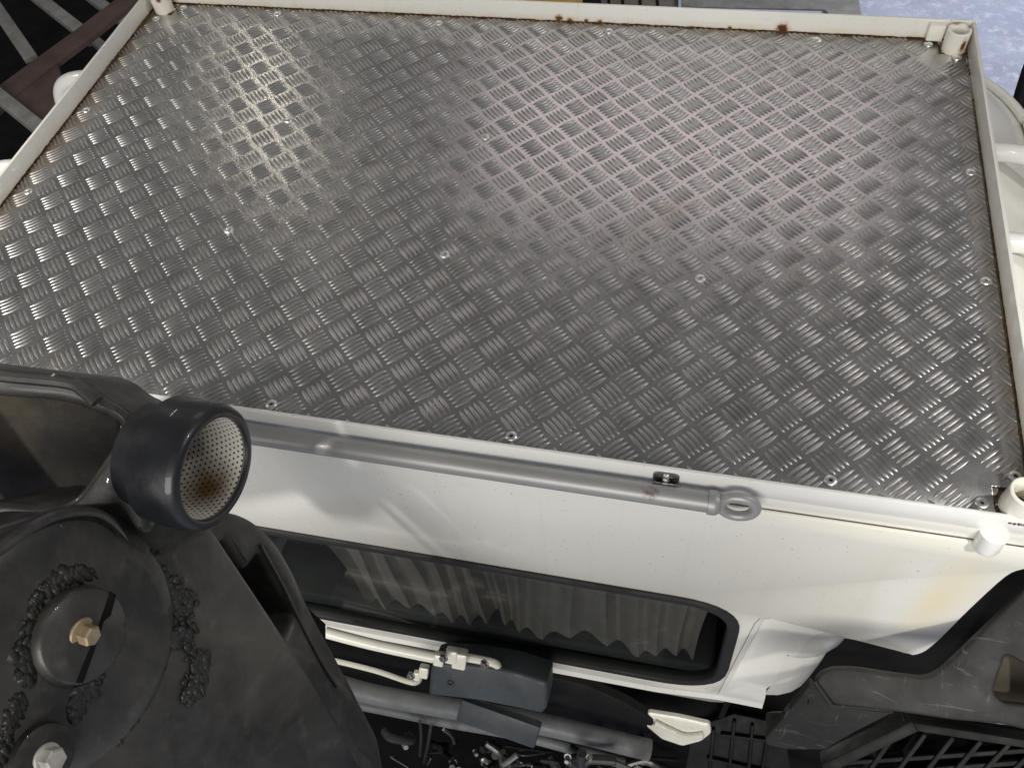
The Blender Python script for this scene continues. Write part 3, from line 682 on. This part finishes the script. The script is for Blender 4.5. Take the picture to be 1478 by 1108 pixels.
# box section running off to the left
nc = Vector((.20, -.55, .81)).normalized(); pc = PD(120, 640, .80)
bm = bmesh.new()
pix_plate(bm, [(-160, 512), (0, 532), (100, 543), (122, 552), (146, 572), (172, 584), (196, 606), (208, 650), (215, 775), (150, 765), (60, 770), (-180, 860)], pc, nc, .10, .007,
          holes=[[(-150, 552), (0, 572), (90, 578), (150, 600), (172, 610), (160, 645), (128, 690), (104, 722), (60, 728), (0, 720), (-150, 760)]], rnd=.010, hrnd=.02)
finish('box_section', bm, BOOM, boom, 50)
bm = bmesh.new(); pix_plate(bm, [(-160, 545), (150, 575), (168, 600), (160, 735), (-160, 780)], pc - nc * .07, (.1, -.93, .34), .01, 0); finish('box_inside', bm, BOOM_IN, boom)
bm = bmesh.new(); tube(bm, [PP(x, y, pc + nc * .004, nc) for x, y in ((-60, 528), (0, 541), (95, 551), (120, 562), (140, 580))], .006, 10); finish('box_lip', bm, BOOM, boom)
bm = bmesh.new(); tube(bm, [PP(x, y, pm + nm * .012, nm) for x, y in ((-60, 825), (0, 792), (45, 760), (85, 742), (125, 737), (158, 748), (186, 780))], lambda t: .0045 * (1.02 - t ** 4), 10); finish('hub_lip', bm, BOOM, boom)

# ------------------------------------------------------------------ scratched plastic guard, lower right
def gz(x, y): return (978 + x / 2.954, 733 + y / 2.954)
ng = Vector((-.12, -.55, .83)).normalized(); pg = PY(1300, 975, -.50)
guard = thing('plastic_guard', tuple(pg - Vector((0, 0, .3))), 'scratched grey black plastic guard at the cab corner, lower right', 'guard')
bm = bmesh.new()
pix_plate(bm, [gz(1640, 170), gz(1440, 385), gz(1260, 560), gz(1125, 688), gz(1085, 712), gz(1040, 722), gz(900, 705), gz(760, 682), gz(660, 682), gz(610, 702), gz(580, 738), gz(655, 838), gz(800, 852), gz(930, 868), gz(1180, 905), gz(1390, 922), gz(1640, 985)], pg, ng, .012, .004,
          holes=[[gz(1400, 622), gz(1460, 655), gz(1560, 700), gz(1560, 850), gz(1390, 830), gz(1355, 800), gz(1350, 770)]], rnd=.012, hrnd=.006)
finish('top_panel', bm, GUARD, guard, 50)
pl_ = PP(*gz(650, 840), pg, ng); pl_c = PP(*gz(930, 868), pg, ng); pl_d = PP(*gz(480, 1020), pg - ng * .05, ng)
nl = (pl_c - pl_).cross(pl_d - pl_).normalized()
if nl.dot(CAM - pl_) < 0: nl = -nl
bm = bmesh.new(); pix_plate(bm, [gz(566, 752), gz(652, 840), gz(930, 868), gz(760, 955), gz(625, 1032), gz(470, 1030), gz(385, 1012), gz(372, 985)], pl_ - nl * .001, nl, .012, .003, rnd=.004); finish('front_flank', bm, GUARD, guard, 50)
nk = Vector((-.80, -.35, .35)).normalized(); pk = PP(*gz(575, 740), pg, ng)
bm = bmesh.new(); pix_plate(bm, [gz(572, 742), gz(384, 1005), gz(370, 975), gz(372, 870), gz(440, 868), gz(500, 820)], pk - nk * .004, nk, .010, .003, rnd=.004); finish('side_flank', bm, GUARD, guard, 50)
bm = bmesh.new(); tube(bm, [PP(*gz(x, y), pg + ng * .002, ng) for x, y in ((585, 742), (620, 790), (652, 836))], .003, 8); tube(bm, [PP(*gz(x, y), pg + ng * .002, ng) for x, y in ((580, 752), (572, 800), (562, 838))], .0025, 8); finish('corner_rib', bm, GUARD, guard)
bm = bmesh.new(); pix_plate(bm, [gz(1330, 600), gz(1640, 640), gz(1640, 860), gz(1330, 850)], pg - ng * .05, ng, .004, 0); finish('notch_floor', bm, m_simple('brown_dust', (.045, .036, .022), .8, 0, .3, 12, .2), guard)
# step grille under the guard: crossing ribs on a dark tray
grl = thing('step_grille', tuple(pg - Vector((0, 0, .35))), 'black ribbed step grille under the plastic guard', 'grille')
pr_ = pg - ng * .10; 
bm = bmesh.new(); pix_plate(bm, [gz(640, 1090), gz(960, 880), gz(1640, 960), gz(1640, 1300), gz(560, 1300)], pr_ - ng * .05, ng, .01, 0); finish('tray', bm, DARK, grl)
def rib(a, b, th, dp, p0=None, mt=None, nm_='rib'):
    p0 = p0 or pr_; A_ = PP(*gz(*a), p0, ng); B_ = PP(*gz(*b), p0, ng); bm = bmesh.new()
    obox(bm, (A_ + B_) / 2, ng, B_ - A_, (B_ - A_).length, th, dp, .0015); finish(nm_, bm, mt or PLASTIC, grl)
rib((620, 1085), (1000, 905), .014, .05, nm_='frame_bar'); rib((960, 905), (1640, 1010), .010, .04, nm_='frame_bar')
for k in range(7): rib((760 + k * 120, 1180 - k * 4), (930 + k * 118, 935 + k * 14), .006, .03)
for k in range(5): rib((680 + k * 20, 1075 + k * 55), (1560, 985 + k * 48 + 30), .006, .024)

# ------------------------------------------------------------------ under the cab: latch gear, beams, hoses
YG = -.47
lever = thing('cab_tilt_lever', tuple(PY(620, 960, YG)), 'cream painted tilt lever rods with small hinge clamps below the window', 'lever')
bm = bmesh.new(); tube(bm, [PY(470, 912, YG), PY(540, 930, YG), PY(640, 951, YG)], .0105, 12); finish('rod', bm, CREAMROD, lever)
bm = bmesh.new(); tube(bm, [PY(470, 950, YG), PY(540, 967, YG), PY(588, 983, YG), PY(602, 984, YG), PY(608, 974, YG), PY(614, 962, YG)], .0052, 10); finish('thin_rod', bm, CREAMROD, lever)
bm = bmesh.new(); tube(bm, [PY(660, 946, YG), PY(712, 956, YG), PY(722, 966, YG), PY(755, 975, YG)], .0075, 10); finish('bent_rod', bm, CREAMROD, lever)
for x, y, s in ((634, 950, .018), (652, 945, .020), (664, 950, .024), (612, 968, .018), (602, 974, .014)):
    bm = bmesh.new(); p = PY(x, y, YG - .008); obox(bm, p, (.1, -.8, .6), (1, 0, -.1), s, s * 1.3, s * .9, .003); finish('clamp', bm, CREAMROD, lever)
for x, y in ((594, 974), (641, 948), (700, 957)):
    bm = bmesh.new(); hexbolt(bm, frame(PY(x, y, YG - .02), (-.3, -.7, .5)), .006, .006, .008); finish('nut', bm, FIT, lever)
# latch cover
ncv = Vector((0, -.86, .5)).normalized(); pcv = PY(700, 990, YG - .03)
cov = thing('latch_cover', tuple(pcv), 'slate black plastic latch cover box with one screw', 'cover')
bm = bmesh.new(); pix_plate(bm, [(622, 961), (634, 957), (690, 961), (745, 971), (790, 986), (789, 1022), (783, 1030), (740, 1021), (690, 1011), (618, 1003)], pcv, ncv, .055, .006, rnd=.006); finish('shell', bm, COVER, cov, 50)
bm = bmesh.new(); lathe(bm, [(.0065, 0), (.006, .0015), (.003, .0018), (.0028, -.001), (0, -.001)], frame(PP(650, 985, pcv + ncv * .0003, ncv), ncv), 20); finish('screw', bm, HOSE, cov)
# grey cross beam and lower pipe
def along(name, pix, Y, r, mt, label, cat, seg=20):
    bm = bmesh.new(); tube(bm, [PY(x, y, Y) for x, y in pix], r, seg); o = finish(name, bm, mt); return tag(o, label, cat)
along('cross_beam', ((440, 972), (532, 1000), (640, 1020), (780, 1044), (938, 1082)), -.50, .020, BEAM, 'dull grey round cross beam under the latch cover', 'beam')
along('frame_pipe', ((440, 1000), (540, 1020), (640, 1040), (760, 1062), (900, 1100)), -.50, .012, BEAM, 'thin grey pipe just below the round cross beam', 'pipe')
bm = bmesh.new(); pl2 = PY(720, 1040, -.53); obox(bm, pl2, (0, -.8, .6), (1, 0, -.22), .15, .05, .02, .004); o = finish('beam_bracket', bm, COVER); tag(o, 'dark square bracket plate bolted to the grey cross beam', 'bracket')
bm = bmesh.new(); pix_plate(bm, [(790, 975), (850, 990), (905, 1015), (945, 1040), (938, 1072), (860, 1048), (790, 1020)], PY(860, 1020, -.45), (0, -.9, .4), .02, .004, rnd=.01); o = finish('black_floor_panel', bm, PLASTIC); tag(o, 'black panel in the gap between the sill and the cross beam', 'panel')
# white plastic flap under the sill
nf = Vector((0, -.8, .6)); pf = PY(980, 1045, -.45)
flap = thing('sill_flap', tuple(pf), 'cream folded metal flap hanging below the sill corner', 'flap')
bm = bmesh.new(); pix_plate(bm, [(935, 1027), (980, 1034), (1025, 1044), (1027, 1058), (1012, 1070), (985, 1077), (955, 1067), (930, 1046)], pf, nf, .010, .004, rnd=.006); finish('tongue', bm, CREAMROD, flap)
bm = bmesh.new(); tube(bm, [PP(x, y, pf + nf * .004, nf) for x, y in ((945, 1042), (965, 1052), (990, 1062), (1015, 1060))], .006, 10); finish('crease', bm, CREAMROD, flap)
for x, y in ((862, 1051), (925, 1064)):
    bm = bmesh.new(); hexbolt(bm, frame(PY(x, y, -.475), (0, -.8, .6)), .0055, .007, .008); tag(finish('panel_bolt', bm, FIT), 'small bright bolt on the black panel, %s of the pair' % ('left' if x < 900 else 'right'), 'bolt')
# ribbed black mudguard
mud = thing('ribbed_mudguard', tuple(PY(1070, 1080, -.42)), 'black ribbed plastic mudguard below the white sill', 'mudguard')
pmu = PY(1070, 1080, -.44); nmu = Vector((0, -.75, .66)).normalized()
bm = bmesh.new(); pix_plate(bm, [(1000, 1050), (1060, 1030), (1130, 1045), (1150, 1160), (980, 1160)], pmu, nmu, .01, .002); finish('sheet', bm, PLASTIC, mud)
for x0, y0, x1, y1 in ((1060, 1036, 1052, 1108), (1086, 1042, 1080, 1112), (1110, 1046, 1096, 1130), (1030, 1048, 1024, 1110), (1040, 1056, 1120, 1066), (1020, 1090, 1110, 1110)):
    bm = bmesh.new(); a = PP(x0, y0, pmu, nmu); b = PP(x1, y1, pmu, nmu); obox(bm, (a + b) / 2, nmu, b - a, (b - a).length, .006, .022, .002); finish('rib', bm, PLASTIC, mud)
# engine block with hoses and fittings in the dark gap
eng = thing('engine', tuple(PY(740, 1090, -.5)), 'dark engine with hoses and bright fittings in the gap below the beams', 'engine')
bm = bmesh.new(); box(bm, -.75, 1.0, -.40, .6, -1.5, -.98, .02); finish('block', bm, DARK, eng)
bm = bmesh.new(); box(bm, -.75, 1.0, -.85, -.30, -1.75, -1.45, .02); finish('sump', bm, DARK, eng)
for k in range(40):
    x = random.uniform(540, 960); y = 1050 + (x - 560) * .11 + random.uniform(0, 50); Yq = random.uniform(-.56, -.46)
    a = PY(x, y, Yq); pts = [a]
    for s in range(3): a = a + Vector((random.uniform(-.03, .05), random.uniform(-.02, .02), random.uniform(-.05, .012))); pts.append(a)
    bm = bmesh.new(); tube(bm, pts, random.choice((.004, .006, .009, .003)), 10); finish('hose', bm, random.choice((HOSE, HOSE, PLASTIC, FIT)), eng)
for k in range(15):
    x = random.uniform(580, 980); y = 1052 + (x - 560) * .11 + random.uniform(0, 48)
    bm = bmesh.new(); hexbolt(bm, frame(PY(x, y, random.uniform(-.56, -.47)), (random.uniform(-.6, .6), -.7, random.uniform(.1, .8))), random.uniform(.004, .009), random.uniform(.006, .016), random.uniform(.006, .011)); finish('fitting', bm, random.choice((FIT, FIT, STEEL, ZINC)), eng)
for pix in (((606, 1040), (608, 1062), (606, 1090)), ((622, 1046), (618, 1072), (612, 1100)), ((640, 1052), (652, 1062), (656, 1072))):
    bm = bmesh.new(); tube(bm, [PY(x, y, -.53) for x, y in pix], .0032, 10); finish('metal_pipe', bm, FIT, eng)

# ------------------------------------------------------------------ things beyond the platform
# brown steel frame to the left
ZB = -.95
def strip(bm, pix, z, th): plate(bm, [PZ(x, y, z).to_2d() for x, y in pix], Matrix.Translation((0, 0, z)), th, .003)
fr_ = thing('brown_steel_frame', tuple(PZ(40, 140, -2.0)), 'brown primed steel frame lying beyond the left rail', 'steel frame')
bm = bmesh.new(); strip(bm, [(-90, 180), (0, 122), (110, 42), (165, 0), (260, -70), (290, -55), (191, 6), (130, 55), (120, 62), (81, 91), (-60, 205)], ZB, .02); finish('beam', bm, BROWN, fr_)
bm = bmesh.new(); strip(bm, [(-70, 190), (80, 92), (98, 146), (62, 188), (0, 133)], ZB - .004, .02)
bm.free(); bm = bmesh.new(); strip(bm, [(-30, 150), (82, 90), (98, 145), (60, 190), (0, 137)], ZB - .004, .02); finish('gusset', bm, BROWN, fr_)
bm = bmesh.new(); a = PZ(-40, 108, ZB + .01); b = PZ(75, 200, ZB + .01); obox(bm, (a + b) / 2, (0, 0, 1), b - a, (b - a).length, .05, .03, .003); finish('edge_angle', bm, GREYST, fr_)
for q, (x0, y0, x1, y1, wd, z, lb) in enumerate(((20, -30, 135, 60, .055, -1.15, 'long grey galvanised bar crossing under the brown frame'), (110, -20, 190, 40, .05, -1.2, 'short grey bar near the far left corner post'), (-20, -10, 45, 85, .06, -1.3, 'dark grey bar at the far left edge of the picture'), (125, 50, 175, 90, .04, -1.1, 'grey bar end between the brown beam and the left rail'))):
    bm = bmesh.new(); a = PZ(x0, y0, z); b = PZ(x1, y1, z); obox(bm, (a + b) / 2, (0, 0, 1), b - a, (b - a).length, wd, .03, .003); tag(finish('grey_bar', bm, GREYST), lb, 'bar', 'bars beyond the left rail')
bm = bmesh.new(); box(bm, -6, -1.1, -1.0, 7, -1.9, -1.55, .02); tag(finish('dark_trailer_bed', bm, DARK), 'black trailer bed under the brown steel frame on the left', 'trailer')
# yellow machine and panels beyond the far rail
ym = thing('yellow_machine', tuple(PZ(650, -40, -2.0)), 'yellow machine cover just visible over the far rail', 'machine')
bm = bmesh.new(); strip(bm, [(640, 20), (660, -60), (840, -60), (822, 20)], -.9, .3); finish('hood', bm, YELLOW, ym)
bm = bmesh.new(); a = PZ(760, 3, -.86); lathe(bm, [(0, .03), (.05, .03), (.07, .015), (.075, 0)], Matrix.Translation(a), 24); finish('cap', bm, YELLOW, ym)
bm = bmesh.new(); strip(bm, [(440, 20), (440, -60), (860, -60), (870, 20)], -1.3, .3); finish('chassis', bm, DARK, ym)
bm = bmesh.new(); strip(bm, [(850, 40), (850, -60), (978, -60), (980, 40)], -1.5, .1); 
pal = finish('timber_pallet', bm, m_simple('grey_timber', (.16, .135, .115), .8, 0, .35, 10, .2)); tag(pal, 'grey brown boarded crate lid over the far rail', 'crate')
for x in (880, 900, 925, 950):
    bm = bmesh.new(); a = PZ(x, 25, -1.498); b = PZ(x - 3, -40, -1.498); obox(bm, (a + b) / 2, (0, 0, 1), b - a, (b - a).length, .012, .006); o = finish('board_gap', bm, DARK); o.parent = pal
sh = thing('sheet_metal_tray', tuple(PZ(1080, 10, -2.0)), 'pale bluish sheet metal tray over the far rail', 'tray')
bm = bmesh.new(); strip(bm, [(982, 34), (984, 11), (1186, 16), (1188, 36)], -1.4, .03); finish('sheet', bm, m_simple('pale_sheet', (.52, .55, .68), .5, 0, .12, 6, .05), sh)
bm = bmesh.new(); strip(bm, [(984, 10), (986, -40), (1180, -40), (1240, 0), (1246, 36), (1210, 36), (1190, 14)], -1.45, .05); finish('dark_frame', bm, GREYST, sh)
# dark mirror arm on the right
bm = bmesh.new(); tube(bm, [PX(1466, 168, .98), PX(1478, 125, .98), PX(1492, 90, .98), PX(1512, 96, .985), PX(1518, 160, .97), PX(1512, 230, .93), PX(1500, 275, .86)], .015, 12); tag(finish('mirror_arm', bm, PLASTIC), 'black mirror arm at the right edge beyond the cab', 'mirror arm')
bm = bmesh.new(); tube(bm, [PX(1471, 228, .86), PX(1476, 245, .86), PX(1484, 270, .86)], .005, 10); tag(finish('door_handle', bm, PLASTIC), 'short black bar on the white cab side below the mirror arm', 'handle')
